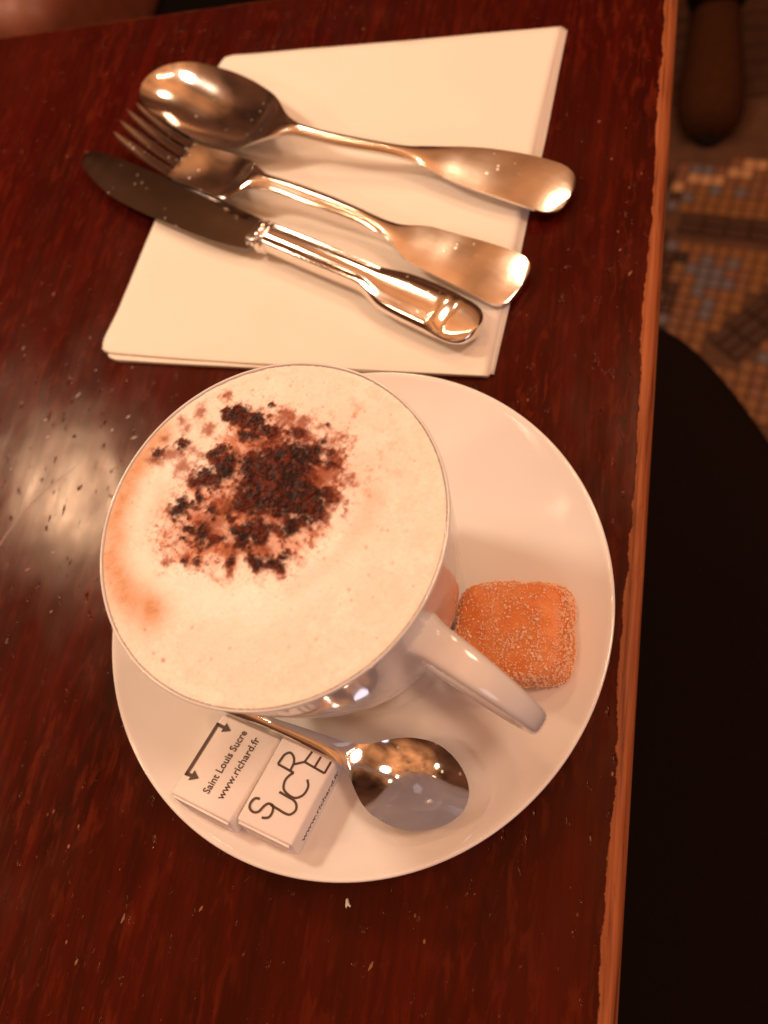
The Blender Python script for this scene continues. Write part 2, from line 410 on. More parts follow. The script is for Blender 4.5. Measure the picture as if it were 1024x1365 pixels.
# ---------------------------------------------------------------- table
table = thing('cafe_table', 'dark red varnished wooden table with a worn pale right edge, carrying the cup and cutlery', 'table', (0, 0, FZ))
X0, X1, Y0, Y1, TH = -.62, .0872, -.42, .3045, .028
top = rbox('table_top', X1 - X0, Y1 - Y0, TH, .0035, M_TABLE, table, ((X0 + X1) / 2, (Y0 + Y1) / 2, -FZ - TH / 2), 4)
top.data.transform(Matrix.Translation(((X0 + X1) / 2, (Y0 + Y1) / 2, -TH / 2))); top.location = (0, 0, -FZ)
M_IRON = simple('dark_iron', (.02, .018, .017), .5, .6)
ped = lathe('pedestal', [(0, 2), (190, 2), (200, 8), (190, 16), (60, 30), (32, 60), (26, 120), (26, 680), (60, 712), (120, 721), (0, 721)], M_IRON, table, 48, 40, (-.27, -.05, 0))
M_SCR = simple('bare_scratch', (.20, .085, .045), .35)
S1 = spline([(-128.5, 49), (-141, 36), (-150, 20), (-154.5, 5), (-156, -10), (-152, -20), (-149, -25)], 60)
ribbon('scratch', [S1], lambda t: .35 + .55 * math.sin(math.pi * t) * (.6 + .4 * math.sin(23 * t)), M_SCR, table, (0, 0, -FZ + .00002), .06)
rng = random.Random(11)
NICKS = [(-152, 68, .3), (-140, 79, .9), (-148, 60, .6), (-118, 64, 1.1), (-113, 70, .7), (-135, 92, -.1), (72, 143, 1.0), (76, 132, 1.1), (-108, 61, .4), (-137, 4, .5), (-120, -11, .9),
         (-128, 12, .1), (60, 205, .8), (66, 186, .4), (-170, 130, 1.2), (-176, 102, .9), (-35, -96, 1.1), (-72, -118, 1.3), (-60, -104, 1.4), (20, -101, 1.2), (-160, 45, 1.1), (-143, 40, 1.0)]
NL = []
for x, y, a in NICKS:
    L = rng.uniform(.9, 3.0); NL.append([(x, y), (x + L * .5 * math.cos(a) + rng.uniform(-.2, .2), y + L * .5 * math.sin(a)), (x + L * math.cos(a), y + L * math.sin(a))])
for q in NL: ribbon('nick', [q], lambda t: .25 + .6 * math.sin(math.pi * t), M_SCR, table, (0, 0, -FZ + .00002), .08)

# ---------------------------------------------------------------- bench, boot and a seat in place of a knee, round the table
M_LEATH = simple('red_brown_leather', (.20, .055, .028), .5, 0, .2, 60, .0004)
M_DARKF = simple('dark_cloth', (.0080, .0036, .0020), .9, 0, .3, 900, .0002, 0, .08)
bench = thing('bench', 'reddish brown padded bench end showing beyond the far left table edge', 'bench', (-.62, .72, FZ))
def pad(co):
    return (co.x, co.y, co.z + (.012 * (1 - (co.x / .29) ** 2) if co.z > 0 else 0))
rbox('seat_cushion', .574, .62, .12, .03, M_LEATH, bench, (0, 0, .63), 5, pad)
rbox('bench_base', .54, .58, .568, .006, M_IRON, bench, (0, 0, .285), 2)
stand_in_seat = thing('stand_in_seat', 'made-up dark cloth seat standing in for a trousered knee at the right side of the table', 'stand_in_seat', (.029, .045, FZ), -1.066)  # seat and legs made up in place of a dark trousered knee
v = []; f = []; N = 96; RINGS = [(0, .0), (.5, -.001), (.8, -.005), (.93, -.013), (.985, -.026), (1, -.042), (.985, -.06), (.95, -.07), (0, -.07)]
for r, z in RINGS:
    for i in range(N):
        a = 2 * math.pi * i / N; c, d = math.cos(a), math.sin(a)
        x = math.copysign(abs(c) ** .42, c) * .25; y = math.copysign(abs(d) ** .42, d) * .205
        v.append((x * max(r, .001), y * max(r, .001), .478 + z))
for k in range(len(RINGS) - 1):
    for i in range(N):
        j = (i + 1) % N; f.append((k * N + i, k * N + j, (k + 1) * N + j, (k + 1) * N + i))
mesh_obj('seat', v, f, M_DARKF, stand_in_seat, True, 60)
M_DWOOD = simple('stand_in_leg_wood', (.035, .014, .008), .45, 0, .3, 80)
for sx in (-1, 1):
    for sy in (-1, 1):
        vv, ff = tube([(sx * .19, sy * .15, .41), (sx * .2, sy * .16, .2), (sx * .21, sy * .17, .0)], lambda t: .017 - .006 * t, 12)
        mesh_obj('leg', vv, ff, M_DWOOD, stand_in_seat)
M_BOOT = simple('brown_suede', (.048, .016, .005), .95, 0, .25, 150, .0006, 0, .1)
boot = thing('boot', 'brown round toed boot standing on the mosaic floor in the shade', 'boot', (.142, 1.04, FZ))
v = []; f = []; K = 28
SEC = [(-.112, .012, .012, .03), (-.108, .030, .028, .03), (-.095, .041, .040, .03), (-.07, .047, .050, .03), (-.03, .047, .062, .03), (.01, .043, .082, .03), (.05, .040, .098, .03), (.10, .038, .10, .03), (.135, .034, .095, .03), (.15, .02, .08, .03)]
for y, hw, h, z0 in SEC:
    for i in range(K):
        a = 2 * math.pi * i / K; c, d = math.cos(a), math.sin(a)
        v.append((math.copysign(abs(c) ** .75, c) * hw, y, .014 + (h * d if d > 0 else .012 * d) + .008))
for k in range(len(SEC) - 1):
    for i in range(K):
        j = (i + 1) % K; f.append((k * K + i, k * K + j, (k + 1) * K + j, (k + 1) * K + i))
f.append(tuple(range(K))); f.append(tuple((len(SEC) - 1) * K + i for i in range(K)))
mesh_obj('vamp', v, f, M_BOOT, boot)
lathe('trouser_leg', [(0, 80), (41, 80), (46, 100), (48, 150), (50, 260), (46, 262), (43, 200), (0, 190)], M_DARKF, boot, 40, 50, (0, .085, 0))  # dark trouser leg falling over the shoe, built as the boot top
sv = []; sf = []
for z in (0, .012):
    for k in range(40):
        a = 2 * math.pi * k / 40; sv.append((.049 * math.cos(a) * (1 if math.sin(a) < 0 else .85), .018 + .136 * math.sin(a), z + .004))
for k in range(40): j = (k + 1) % 40; sf.append((k, j, 40 + j, 40 + k))
sf.append(tuple(range(40))); sf.append(tuple(range(40, 80)))
mesh_obj('sole', sv, sf, M_IRON, boot, False)

# ---------------------------------------------------------------- napkin
nap = thing('napkin', 'folded white paper napkin lying under the fork, knife and large spoon', 'napkin', (-.043, .178, 0))
def napkin_layer(name, dz, ins, roll, seed, bl=(0, 0)):
    TL, TR, BR, BL = [np.array(q, float) for q in ((-118.5 + ins[0], 264.3 + ins[1]), (43.4 + ins[2], 258.2 + ins[1]), (32.6 + ins[2], 90.0 + ins[3]), (-133 + ins[0] + bl[0], 99.3 + ins[3] + bl[1]))]
    nx, ny = 56, 56; v = []; f = []; rows = []
    for j in range(ny + 1):
        t = j / ny; row = []
        for i in range(nx + 1):
            s = i / nx; q = (TL * (1 - s) + TR * s) * (1 - t) + (BL * (1 - s) + BR * s) * t
            wob = .5 * fbm(np.array([s * 3 + seed]), np.array([t * 3]), 1.0, 2, seed)[0]
            q = q + np.array([wob * (s < .02 or s > .98) * 1.2, -.9 * math.sin(math.pi * s) * t ** 6 * (1 if dz > 1 else .5) + 1.6 * (1 - s) ** 8 * t ** 8 * 0])
            # corners a little rounded
            cr = 0
            for cs, ct in ((0, 0), (0, 1)):
                dd = math.hypot((s - cs) * 165, (t - ct) * 165)
                if dd < 5: cr = max(cr, 1 - dd / 5)
            q = q + np.array([1.4 * cr * (1 if s < .5 else -1), -1.3 * cr * (1 if t < .5 else -1)])
            lift = roll * (1 - s) ** .8 * smoothstep(.86, 1.0, np.array(t)) * .9 + roll * .25 * smoothstep(.12, 0, np.array(s))
            z = dz + lift + .42 * fbm(np.array([s * 4]), np.array([t * 4]), 1.0, 3, seed + 5)[0]
            row.append((q[0], q[1], float(z)))
        rows.append(row)
    if roll:                                             # the front fold turns down round a soft edge
        last = rows[-1]; R = [(z - .25) / 2 for _, _, z in last]
        for k in range(1, 9):
            a = math.pi * k / 8
            sa2 = math.sin(a) ** .45; ca2 = math.copysign(abs(math.cos(a)) ** .45, math.cos(a))
            rows.append([(x, y - R[i] * sa2 * .45, z - R[i] * (1 - ca2)) for i, (x, y, z) in enumerate(last)])
        rows.append([(x, y + 3, z - 2 * R[i]) for i, (x, y, z) in enumerate(last)])
    for row in rows: v += [((x + 43) * MM, (y - 178) * MM, z * MM) for x, y, z in row]
    W = nx + 1
    for j in range(len(rows) - 1):
        for i in range(nx): f.append((j * W + i, j * W + i + 1, (j + 1) * W + i + 1, (j + 1) * W + i))
    o = mesh_obj(name, v, f, M_NAP, nap)
    md = o.modifiers.new('paper_thickness', 'SOLIDIFY'); md.thickness = .00022; md.offset = -1
    return o
napkin_layer('paper_layer', .35, (2.5, -1.0, .3, 1.2), 0, 3, (0, -3.0))
napkin_layer('paper_layer', .85, (2.0, -.5, -.4, .8), 0, 7, (.6, -3.2))
napkin_layer('paper_layer', 1.30, (1.6, -.8, -1.7, .4), 1.0, 9, (1.2, -3.3))
napkin_layer('top_fold', 1.85, (0, 0, -2.1, 0), 1.6, 12)

# ---------------------------------------------------------------- large spoon
def cutlery(name, label, cat, origin, d):
    return thing(name, label, cat, (origin[0] * MM, origin[1] * MM, 0), math.atan2(d[1], d[0]))
SPOON = [(-.6, 18.0, -15.5, 10), (5, 17.6, -15.6, 10.1), (14, 17.0, -15.8, 10.3), (22, 16.7, -16.8, 10.5), (30, 16.5, -19.0, 10.7), (38, 16.0, -21.6, 10.9),
         (46.4, 14.9, -23.7, 11.3), (54, 13.0, -25.2, 12), (62, 10.6, -26.1, 12.8), (70, 7.6, -26.7, 13.6), (76, 5.0, -26.7, 14.6), (81, 2.2, -25.6, 16), (86, -1.6, -23.0, 17), (90.6, -5.6, -19.8, 17.4), (95.5, -8.8, -17.0, 17.8),
         (100.5, -10.0, -15.5, 17.7), (110.3, -9.8, -15.0, 16.5), (120, -8.7, -14.5, 15.3), (130, -7.5, -13.0, 14.1), (139.8, -6.1, -11.1, 12.9), (149.6, -4.5, -10.3, 11.7), (154.5, -2.8, -10.4, 11.1), (159.5, -1.0, -10.9, 10.5),
         (164.4, .5, -12.1, 10), (169.3, 2.0, -13.3, 9.8), (179, 4.2, -14.7, 9.4), (189, 5.3, -15.6, 9.1), (199, 6.0, -16.2, 8.5), (207, 6.4, -16.2, 7.3), (213, 6.6, -16.0, 6.0), (218.7, 6.6, -16.0, 4.4)]
st = cap(resample(SPOON, 110, 1.1), 25, 11, 2.0, 2.6)
sp = cutlery('spoon', 'large silver table spoon with its bowl up, farthest of the three pieces of cutlery', 'spoon', (-151.3, 242.9), (.9428, -.3332))
def sp_dish(s, hw):
    b = 8.4 * min(1, hw / 19.5) ** 2 * (1 - smoothstep(76, 96, np.array(s)))
    h = -1.4 * smoothstep(86, 102, np.array(s)) * (1 - .72 * smoothstep(140, 170, np.array(s))) * min(1, hw / 2.4)
    return float(b + h)
def sp_th(s): return float(1.5 + 2.4 * smoothstep(76, 98, np.array(s)) * (1 - .6 * smoothstep(145, 175, np.array(s))))
SPL = min(i for i, q in enumerate(st) if q[0] > 106)
sheet_loft('bowl', st[:SPL + 1], sp_dish, sp_th, 1.1, M_STEEL, sp, 41)
sheet_loft('handle', st[SPL:], sp_dish, sp_th, 1.1, M_SATIN, sp, 25)

# ---------------------------------------------------------------- fork
FORK = [(47, -1.4, -21.4, 9.6), (51.7, -1.6, -21.6, 9.6), (59.5, -1.2, -21.9, 9.8), (67.4, -.9, -22.1, 10.4), (73, -1.0, -22.4, 10.8), (79.3, -1.6, -22.7, 11.8), (84, -2.4, -22.9, 13.2), (87.2, -3.6, -22.6, 14.6), (90.5, -5.2, -20.4, 16), (93.5, -6.4, -17.4, 16.8), (96, -7.0, -15.7, 16.7), (99, -7.4, -14.7, 16.4), (106.9, -6.6, -13.2, 15.8), (114.8, -5.7, -12.7, 15.2), (122.7, -5.2, -12.4, 14.6), (130.6, -4.8, -11.7, 14), (138.5, -4.6, -11.0, 13.2), (146.4, -4.6, -10.6, 12.5),
        (154.2, -4.9, -10.8, 11.8), (159, -4.9, -11.3, 11.4), (163, -4.5, -12.2, 11.1), (167, -3.0, -13.8, 10.7), (171, -1.0, -15.6, 10.3), (175, .2, -16.8, 10), (181.9, .9, -17.5, 9.6), (189.8, 1.9, -17.9, 9.3), (197.7, 3.0, -18.1, 8.7), (205, 4.2, -18.0, 7.4),
        (211, 4.9, -18.0, 6.0), (217.6, 5.2, -18.0, 4.2)]
stf = cap(resample(FORK, 110, .6, (False, True)), 0, 9, 3.0)
fk = cutlery('fork', 'silver four tined fork lying between the knife and the large spoon', 'fork', (-154.9, 224.3), (.9037, -.4283))
def fk_dish(s, hw):
    b = 1.7 * smoothstep(44, 66, np.array(s)) * (1 - smoothstep(80, 92, np.array(s))); h = -1.5 * smoothstep(86, 98, np.array(s)) * (1 - .75 * smoothstep(145, 172, np.array(s))) * min(1, hw / 2.4)
    return float(b + h)
def fk_th(s): return float(1.8 + 2.3 * smoothstep(72, 94, np.array(s)) * (1 - .6 * smoothstep(148, 176, np.array(s))))
SPF = min(i for i, q in enumerate(stf) if q[0] > 104)
sheet_loft('head', stf[:SPF + 1], fk_dish, fk_th, 1.2, M_STEEL, fk, 25)
sheet_loft('handle', stf[SPF:], fk_dish, fk_th, 1.2, M_SATIN, fk, 25)
for k in range(4):
    y1 = -19.6 + k * 5.4; y0 = [-10.2, -3.5, 3.0, 8.0][k]
    x0 = [-1.5, -3.0, -4.0, -2.2][k]
    T = []
    for t in np.linspace(0, 1, 18):
        s = x0 + (48.5 - x0) * t; y = y0 + (y1 - y0) * t; hw = 1.45 + .70 * smoothstep(0, .4, np.array(t)) if t > 0 else .4
        z = 7.2 - 2.0 * math.sin(math.pi * min(1, t * 1.6) * .5) + 4.1 * t ** 2.2
        T.append((s, y + hw, y - hw, z))
    sheet_loft('tine', T, lambda s, hw: -.95 * (1 - .6 * float(smoothstep(36, 48, np.array(s)))), lambda s: 2.0, .6, M_STEEL, fk, 9)

# ---------------------------------------------------------------- knife
kn = cutlery('table_knife', 'silver table knife with a dark mirror blade and a thick threaded handle', 'knife', (-173.3, 201.9), (.8986, -.4387))
BL = [(-1.8, 5.6, -2.6, 6.6), (2, 6.0, -3.4, 6.6), (5, 6.4, -4.6, 6.6), (9, 6.8, -6.0, 6.7), (14, 7.0, -7.6, 6.7), (20, 7.2, -9.3, 6.8), (28, 7.3, -11.0, 6.8), (38, 7.45, -12.1, 6.9), (50, 7.7, -12.4, 7), (65, 7.7, -12.2, 7.2), (80, 7.6, -11.9, 7.4), (95, 7.2, -11.2, 7.6), (107, 6.9, -9.7, 7.8), (113.5, 6.6, -8.1, 7.9)]
stb = cap(resample(BL, 48, .8, (True, False)), 5.5)
sheet_loft('blade', stb, lambda s, hw: -.25 * min(1, hw / 5), lambda s: 1.7, .35, M_BLADE, kn, 17, 1.6)
off = Matrix(((.8986, .4387), (-.4387, .8986)))
def h2b(s, t):                                            # handle line expressed on the blade's line
    w = Vector((-70.5 + .9072 * s + .4206 * t, 151.7 - .4206 * s + .9072 * t)) - Vector((-173.3, 201.9))
    return (.8986 * w.x - .4387 * w.y, .4387 * w.x + .8986 * w.y)
HD = [(7.5, 5.6, -5.4), (10, 5.9, -5.5), (20, 6.2, -5.6), (30, 6.2, -5.7), (40, 6.0, -5.6), (50, 5.7, -5.5), (55, 5.6, -5.6), (58.5, 5.8, -6.3), (62, 6.3, -7.6), (65, 7.1, -8.8), (68, 7.8, -9.6), (72, 8.3, -10.1), (78, 8.5, -10.5), (84, 8.4, -10.7), (90, 8.0, -10.9), (96, 7.5, -11.1), (102, 7.0, -11.2), (108, 6.6, -11.2)]
def to_st(L, z):
    o = []
    for s, a, b in L:
        p1, p2 = h2b(s, a), h2b(s, b); o.append(((p1[0] + p2[0]) / 2, p1[1], p2[1], z))
    return o
def grooves(s, u, d):
    if d <= .1 or s > 106 + 100: return 0
    a = abs(u); g = .55 * (math.exp(-((a - .80) / .09) ** 2)) - .5 * math.exp(-((a - .60) / .08) ** 2) + .25 * math.exp(-(a / .45) ** 4)
    return g * float(1 - .75 * smoothstep(166, 182, np.array(s)))
sth = cap(resample(to_st(HD, 8.0), 100, .7), 0, 11, 2.7)
rod_loft('handle', sth, lambda s: float(5.0 - .2 * smoothstep(160, 185, np.array(s)) - 2.2 * smoothstep(204, 211.5, np.array(s)) ** 2), M_STEEL, kn, 64, grooves, 2.4)
BO = [(-2.5, 5.8, -5.7), (0, 6.3, -5.9), (3.2, 5.7, -5.3)]
rod_loft('bolster', resample(to_st(BO, 7.9), 12, 0), lambda s: 2.2 + .12 * max(0, s - 111), M_SATIN, kn, 32, None, 4)
for a, b, hw, h in ((2.4, 5.4, 7.0, 5.8), (5.3, 8.2, 6.6, 5.5)):
    L = [(a + (b - a) * t, hw * (1 - .28 * (2 * t - 1) ** 4) * (.55 + .45 * math.sqrt(max(0, 1 - (2 * t - 1) ** 2))), -hw * (1 - .28 * (2 * t - 1) ** 4) * (.55 + .45 * math.sqrt(max(0, 1 - (2 * t - 1) ** 2)))) for t in np.linspace(0, 1, 11)]
    S = np.array(to_st(L, 8.0)); c0 = (S[0, 0] + S[-1, 0]) / 2; hl = (S[-1, 0] - S[0, 0]) / 2
    rod_loft('collar', S, lambda s: h * (.6 + .4 * math.sqrt(max(0, 1 - ((s - c0) / hl) ** 2))), M_STEEL, kn, 40)

# ---------------------------------------------------------------- saucer and cup
saucer = thing('saucer', 'round white porcelain saucer under the cappuccino cup', 'saucer', (0, 0, 0))
SPROF = [(0, 4.4), (30, 4.4), (33.2, 4.45), (34.2, 4.9), (35.2, 5.5), (36.5, 5.9), (39, 6.5), (46, 8.2), (55, 10.9), (63, 13.4), (70, 15.8), (75.5, 18.0), (78, 19.3), (79.2, 19.95), (79.8, 20.0), (80.1, 19.6), (80.0, 18.9), (78.5, 17.4), (72, 14.0), (62, 9.8), (52, 5.6), (48.5, 3.4), (47.5, 1.0), (46.5, .1), (44.5, .1), (43.5, 1.6), (40, 2.4), (0, 2.2)]
lathe('dish', SPROF, M_PORC, saucer, 220)
cup = thing('coffee_cup', 'white porcelain cappuccino cup with a strap handle standing on the saucer', 'cup', (-.0011, .0010, .0044))
CP = [(0, 2.6), (24, 2.4), (26.5, .4), (28, .1), (30.4, .2), (31.4, 1.2), (31.6, 2.6), (31.3, 4.0), (31.8, 5.2), (33.0, 7.5), (35, 12), (37.2, 19), (39.4, 29), (41.4, 41), (43.1, 54), (44.4, 66), (45.1, 73), (45.4, 75.2), (45.4, 75.8), (45.25, 76.15), (45.0, 76.2), (44.8, 75.95), (44.6, 75.2),
      (43.9, 72), (41.8, 62), (39.5, 45), (36.5, 26), (32, 14), (24, 8.5), (0, 7)]
lathe('cup_body', CP, M_PORC, cup, 220)
HA = math.radians(-27.3)
path = spline([(42.0, 61.5), (48.5, 62.4), (56, 61.0), (63.5, 57.2), (69.5, 50.6), (72.6, 42.5), (71.6, 34), (66, 26.8), (57.5, 22), (48, 18.4), (36.5, 15.6)], 64)
v = []; f = []; K = 24
for i, (r, z) in enumerate(path):
    d = path[min(i + 1, 63)] - path[max(i - 1, 0)]; d /= np.linalg.norm(d); nrm = np.array([d[1], -d[0]]) * -1
    t = i / 63; wd = 5.0 - 1.7 * smoothstep(.0, .5, np.array(t)) + .6 * smoothstep(.55, 1, np.array(t)) + 1.1 * smoothstep(.1, 0, np.array(t)); th = 2.5
    for j in range(K):
        a = 2 * math.pi * j / K; c, e = math.cos(a), math.sin(a)
        y = math.copysign(abs(c) ** .55, c) * wd; o = math.copysign(abs(e) ** .7, e) * th
        v.append(((r + nrm[0] * o) * MM, y * MM, (z + nrm[1] * o) * MM))
for i in range(63):
    for j in range(K): k = (j + 1) % K; f.append((i * K + j, i * K + k, (i + 1) * K + k, (i + 1) * K + j))
h = mesh_obj('handle', v, f, M_PORC, cup); h.rotation_euler = (0, 0, HA)

# ---------------------------------------------------------------- cappuccino
DARK =  [(-0.5, 12.4, 8.03, 5.35, 10), (-3.6, 6.6, 6.15, 4.01, 0), (7.9, 6.8, 6.69, 4.01, 0), (1.2, 17.6, 7.49, 2.94, 15), (-5.2, 13.3, 4.81, 4.28, 0), (-14.4, 29.9, 3.21, 2.25, -20), (-9.4, 27.7, 3.21, 2.14, -10), (-4.6, 25.4, 2.41, 1.39, -10), (-10.4, 22.9, 3.21, 1.07, -10), (-18.0, 29.8, 1.39, 1.6, 0), (-14.8, 14.8, 2.94, 2.94, 0), (-17.7, 17.9, 2.14, 1.6, 0), (-19.2, 11.2, 3.32, 2.78, 0), (-22.4, 10.1, 1.6, 1.34, 0), (-24.8, 2.6, 1.93, 2.35, 0), (-20.3, 5.3, 0.91, 1.28, 0), (-22.2, 4.7, 0.64, 0.75, 0), (-16.4, -3.5, 1.71, 3.1, 0), (-20.2, -2.8, 1.82, 1.07, -20), (-1.2, -2.4, 1.93, 2.94, 0), (1.3, -0.4, 2.14, 0.64, 0), (7.4, 0.3, 1.93, 2.57, 0), (9.8, 1.8, 2.14, 1.5, 0), (12.3, 6.5, 2.03, 3.21, 0), (4.6, -10.1, 2.14, 1.39, 0), (0.2, -9.7, 1.93, 1.39, -20), (6.8, -7.6, 1.18, 0.75, 0), (-4.8, -2.7, 1.93, 2.14, 0), (-8.1, -2.9, 1.28, 1.07, 0), (2.6, 24.2, 1.93, 1.28, -10), (5.6, 20.6, 5.35, 1.28, -10), (9.0, 17.3, 3.75, 0.75, -8), (10.2, 22.5, 1.18, 0.64, 0), (-35.6, 17.7, 1.39, 1.18, 0), (-29.4, 20.5, 1.18, 0.91, 0), (-38.1, 26.2, 0.64, 0.54, 0), (-5.9, 32.4, 0.59, 0.48, 0), (10.8, 27.9, 0.43, 0.37, 0), (-14.6, 0.3, 0.75, 0.8, 0), (-11.2, -4.5, 1.07, 1.07, 0), (-13.2, -6.0, 0.75, 1.28, -30), (-21.7, -5.7, 0.59, 0.59, 0), (-7.3, -10.1, 0.64, 0.96, 0), (-15.9, -10.9, 0.54, 0.43, 0), (-19.1, -11.8, 0.37, 0.37, 0), (-10.0, 0.5, 0.64, 0.64, 0), (-16.3, 2.5, 1.82, 0.64, -30), (2.2, 3.2, 1.6, 1.07, 0), (-3.7, 2.3, 2.14, 0.96, 0)]
RED =  [(-35.6, 15.6, 2.03, 1.07, -10), (-27.4, 13.8, 1.71, 1.71, 0), (-34.9, 21.9, 0.96, 0.86, 0), (-31.4, 27.3, 1.18, 1.18, 0), (-26.4, 30.5, 1.07, 1.5, 0), (-22.6, 25.3, 1.39, 1.39, 0), (-29.3, 24.8, 0.96, 0.96, 0), (-24.5, -12.0, 0.75, 0.64, 0), (-23.8, -7.3, 0.75, 0.75, 0), (-7.0, -11.9, 0.75, 1.6, 20), (-25.4, 18.8, 3.21, 0.54, -25), (-19.8, 35.6, 0.75, 0.96, 0), (-32.3, 17.3, 3.21, 1.39, -10), (-10.4, 4.0, 4.28, 1.6, -20), (-23.0, 10.1, 2.67, 1.6, -30), (14.7, 18.7, 1.5, 1.28, 0), (13.5, 14.2, 2.14, 1.6, 0), (11.6, 12.5, 2.67, 2.14, 0), (16.3, 7.8, 2.14, 0.96, 0), (15.3, 5.1, 1.6, 1.6, 0), (-2.0, 29.7, 2.14, 1.6, 0), (3.0, 27.4, 2.14, 1.82, 0), (6.1, -11.8, 1.6, 0.86, 0), (-0.5, -6.6, 3.21, 1.6, -20), (-7.6, -7.2, 2.14, 2.14, 0), (-14.9, -0.7, 4.28, 3.21, 0), (12.9, 22.6, 2.14, 1.07, 0), (19.1, 12.8, 1.6, 1.07, 0)]
STAIN = [(-20.3, 34.1), (-4.7, 31.4), (5.6, 25.8), (11.9, 22.0), (15.9, 18.2), (17.9, 7.9), (14.9, 1.3), (12.5, -7.2), (6.4, -13.3), (0.8, -12.3), (-4.5, -8.5), (-5.9, -13.9), (-9.1, -12.1), (-16.3, -12.6), (-24.3, -12.8), (-29.9, -1.7), (-24.8, 7.7), (-19.4, 16.7), (-19.3, 25.6)]
coffee = thing('cappuccino', 'pale milk foam of a cappuccino with dark cocoa sprinkled in its middle, filling the cup', 'drink', (-.0011, .0010, .0803))
n = 460; g = np.linspace(-44.7, 44.7, n); X, Y = np.meshgrid(g, g); R = np.hypot(X, Y)
def poly_sd(X, Y, P):
    P = np.array(P); d = np.full(X.shape, 1e9); c = np.zeros(X.shape, bool)
    for i in range(len(P)):
        a, b = P[i - 1], P[i]; e = b - a; t = np.clip(((X - a[0]) * e[0] + (Y - a[1]) * e[1]) / (e @ e), 0, 1)
        d = np.minimum(d, np.hypot(X - a[0] - t * e[0], Y - a[1] - t * e[1]))
        c ^= ((a[1] > Y) != (b[1] > Y)) & (X < (b[0] - a[0]) * (Y - a[1]) / (b[1] - a[1] + 1e-12) + a[0])
    return np.where(c, d, -d)
WX = X + 1.3 * fbm(X, Y, 4.0, 4, 21); WY = Y + 1.3 * fbm(X, Y, 4.0, 4, 51)
def blobs(L, grow=1.0, wk=1.0):
    D = np.full(X.shape, -9.0)
    for x, y, rx, ry, a in L:
        c, s = math.cos(math.radians(a)), math.sin(math.radians(a)); dx, dy = X + (WX - X) * wk - x, Y + (WY - Y) * wk - y
        q = np.hypot((dx * c + dy * s) / (rx * grow + .15), (-dx * s + dy * c) / (ry * grow + .15)); D = np.maximum(D, (1 - q) * min(rx, ry) ** .5)
    return D
HB1 = fbm(X, Y, 2.4, 2, 3); HB2 = fbm(X, Y, .8, 1, 18); N1 = fbm(X, Y, 2.2, 5, 3); N2 = fbm(X, Y, .9, 3, 8); N3 = fbm(X, Y, 6.0, 4, 33); N4 = fbm(X, Y, .55, 2, 61)
c30, s30 = math.cos(math.radians(-32)), math.sin(math.radians(-32))
NS = fbm((X * c30 + Y * s30) * .35, -X * s30 + Y * c30, 1.8, 4, 77)             # dragged streaks
dark = smoothstep(-.75, .55, blobs(DARK, 1.22) + .85 * N1 + .60 * N2 + .55 * NS)
core = smoothstep(-.5, .6, 1.25 - np.hypot((WX - 1) / 15.5, (WY - 12.5) / 14.5) * 1.25 + .5 * N1 + .5 * NS + .35 * N2)
red = smoothstep(-1.1, .8, blobs(RED, 1.15, .45) + .6 * N1 + .6 * N2 + .4 * NS + .3 * N4) * .85
sd = poly_sd(WX, WY, STAIN)
stain = smoothstep(-2.5, 4.5, sd + 4.0 * N1 + 3 * NS) * (.55 + .45 * smoothstep(-.5, .5, N3 + NS))
grit = smoothstep(.12, .45, N2 + .4 * N1 + .5 * NS + .12 * N4) * smoothstep(-3, 4, sd + 3 * N3)
powder = smoothstep(.15, .6, N4 + .6 * N2) * np.exp(-(np.maximum(0, -sd) / 4.0) ** 2) * (.4 + .6 * smoothstep(-.4, .4, N3 + NS))
dust = np.exp(-(((X - 22) / 9) ** 2 + ((Y - 15) / 9) ** 2)) + .8 * np.exp(-(((X - 15) / 8) ** 2 + ((Y - 29) / 6) ** 2))
dustg = dust * (.25 + .75 * smoothstep(.0, .5, N1 + .5 * N2)) * .55
rimdots = smoothstep(.62, .8, N2 * .6 + N4 * .6 + .25) * smoothstep(30, 40, R) * .0
def near(pts, w):
    d = np.full(X.shape, 1e9)
    for i in range(len(pts) - 1):
        a, b = np.array(pts[i], float), np.array(pts[i + 1], float); e = b - a
        t = np.clip(((X - a[0]) * e[0] + (Y - a[1]) * e[1]) / (e @ e), 0, 1); d = np.minimum(d, np.hypot(X - a[0] - t * e[0], Y - a[1] - t * e[1]))
    return np.exp(-(d / w) ** 2)
W2 = 2.5 * N3
crema = np.clip(near([(-37, 22), (-42, 11), (-43, -2), (-40.5, -13), (-33.5, -20.5), (-25, -24.5)], 5.0) * (.85 + .30 * N3 + .2 * N1) + .25 * near([(-31, 6), (-32, -4), (-28, -9)], 3) + .30 * near([(10, -16), (20, -8), (25, 2), (26, 9)], 2.6) * (.8 + .4 * N3), 0, 1)
ringw = near([(-34, 15), (-38, 8), (-37.6, -1.2), (-30.8, -12.8), (-18.2, -19.0), (.8, -21), (12, -15), (20, -7)], 6.5)
specks = np.zeros(X.shape)
rs = np.random.RandomState(5)
for k in range(150):
    a, r = rs.uniform(0, 2 * np.pi), 43 * math.sqrt(rs.uniform(0, 1)); x, y = r * math.cos(a), r * math.sin(a); q = rs.uniform(.14, .42)
    if x < 5 and y < 5 and rs.rand() < .75: continue
    specks = np.maximum(specks, rs.uniform(.2, .6) * np.exp(-((X - x) ** 2 + (Y - y) ** 2) / q ** 2))
for x, y, q, w in ((-18.5, -35.8, .55, .8), (-13, -27.4, .4, .5), (24.9, 8.8, .4, .4), (-14.2, 43.0, .5, 1), (-11.5, 43.3, .4, 1), (-12.9, 43.4, .35, 1)):
    specks = np.maximum(specks, w * np.exp(-((X - x) ** 2 + (Y - y) ** 2) / q ** 2))
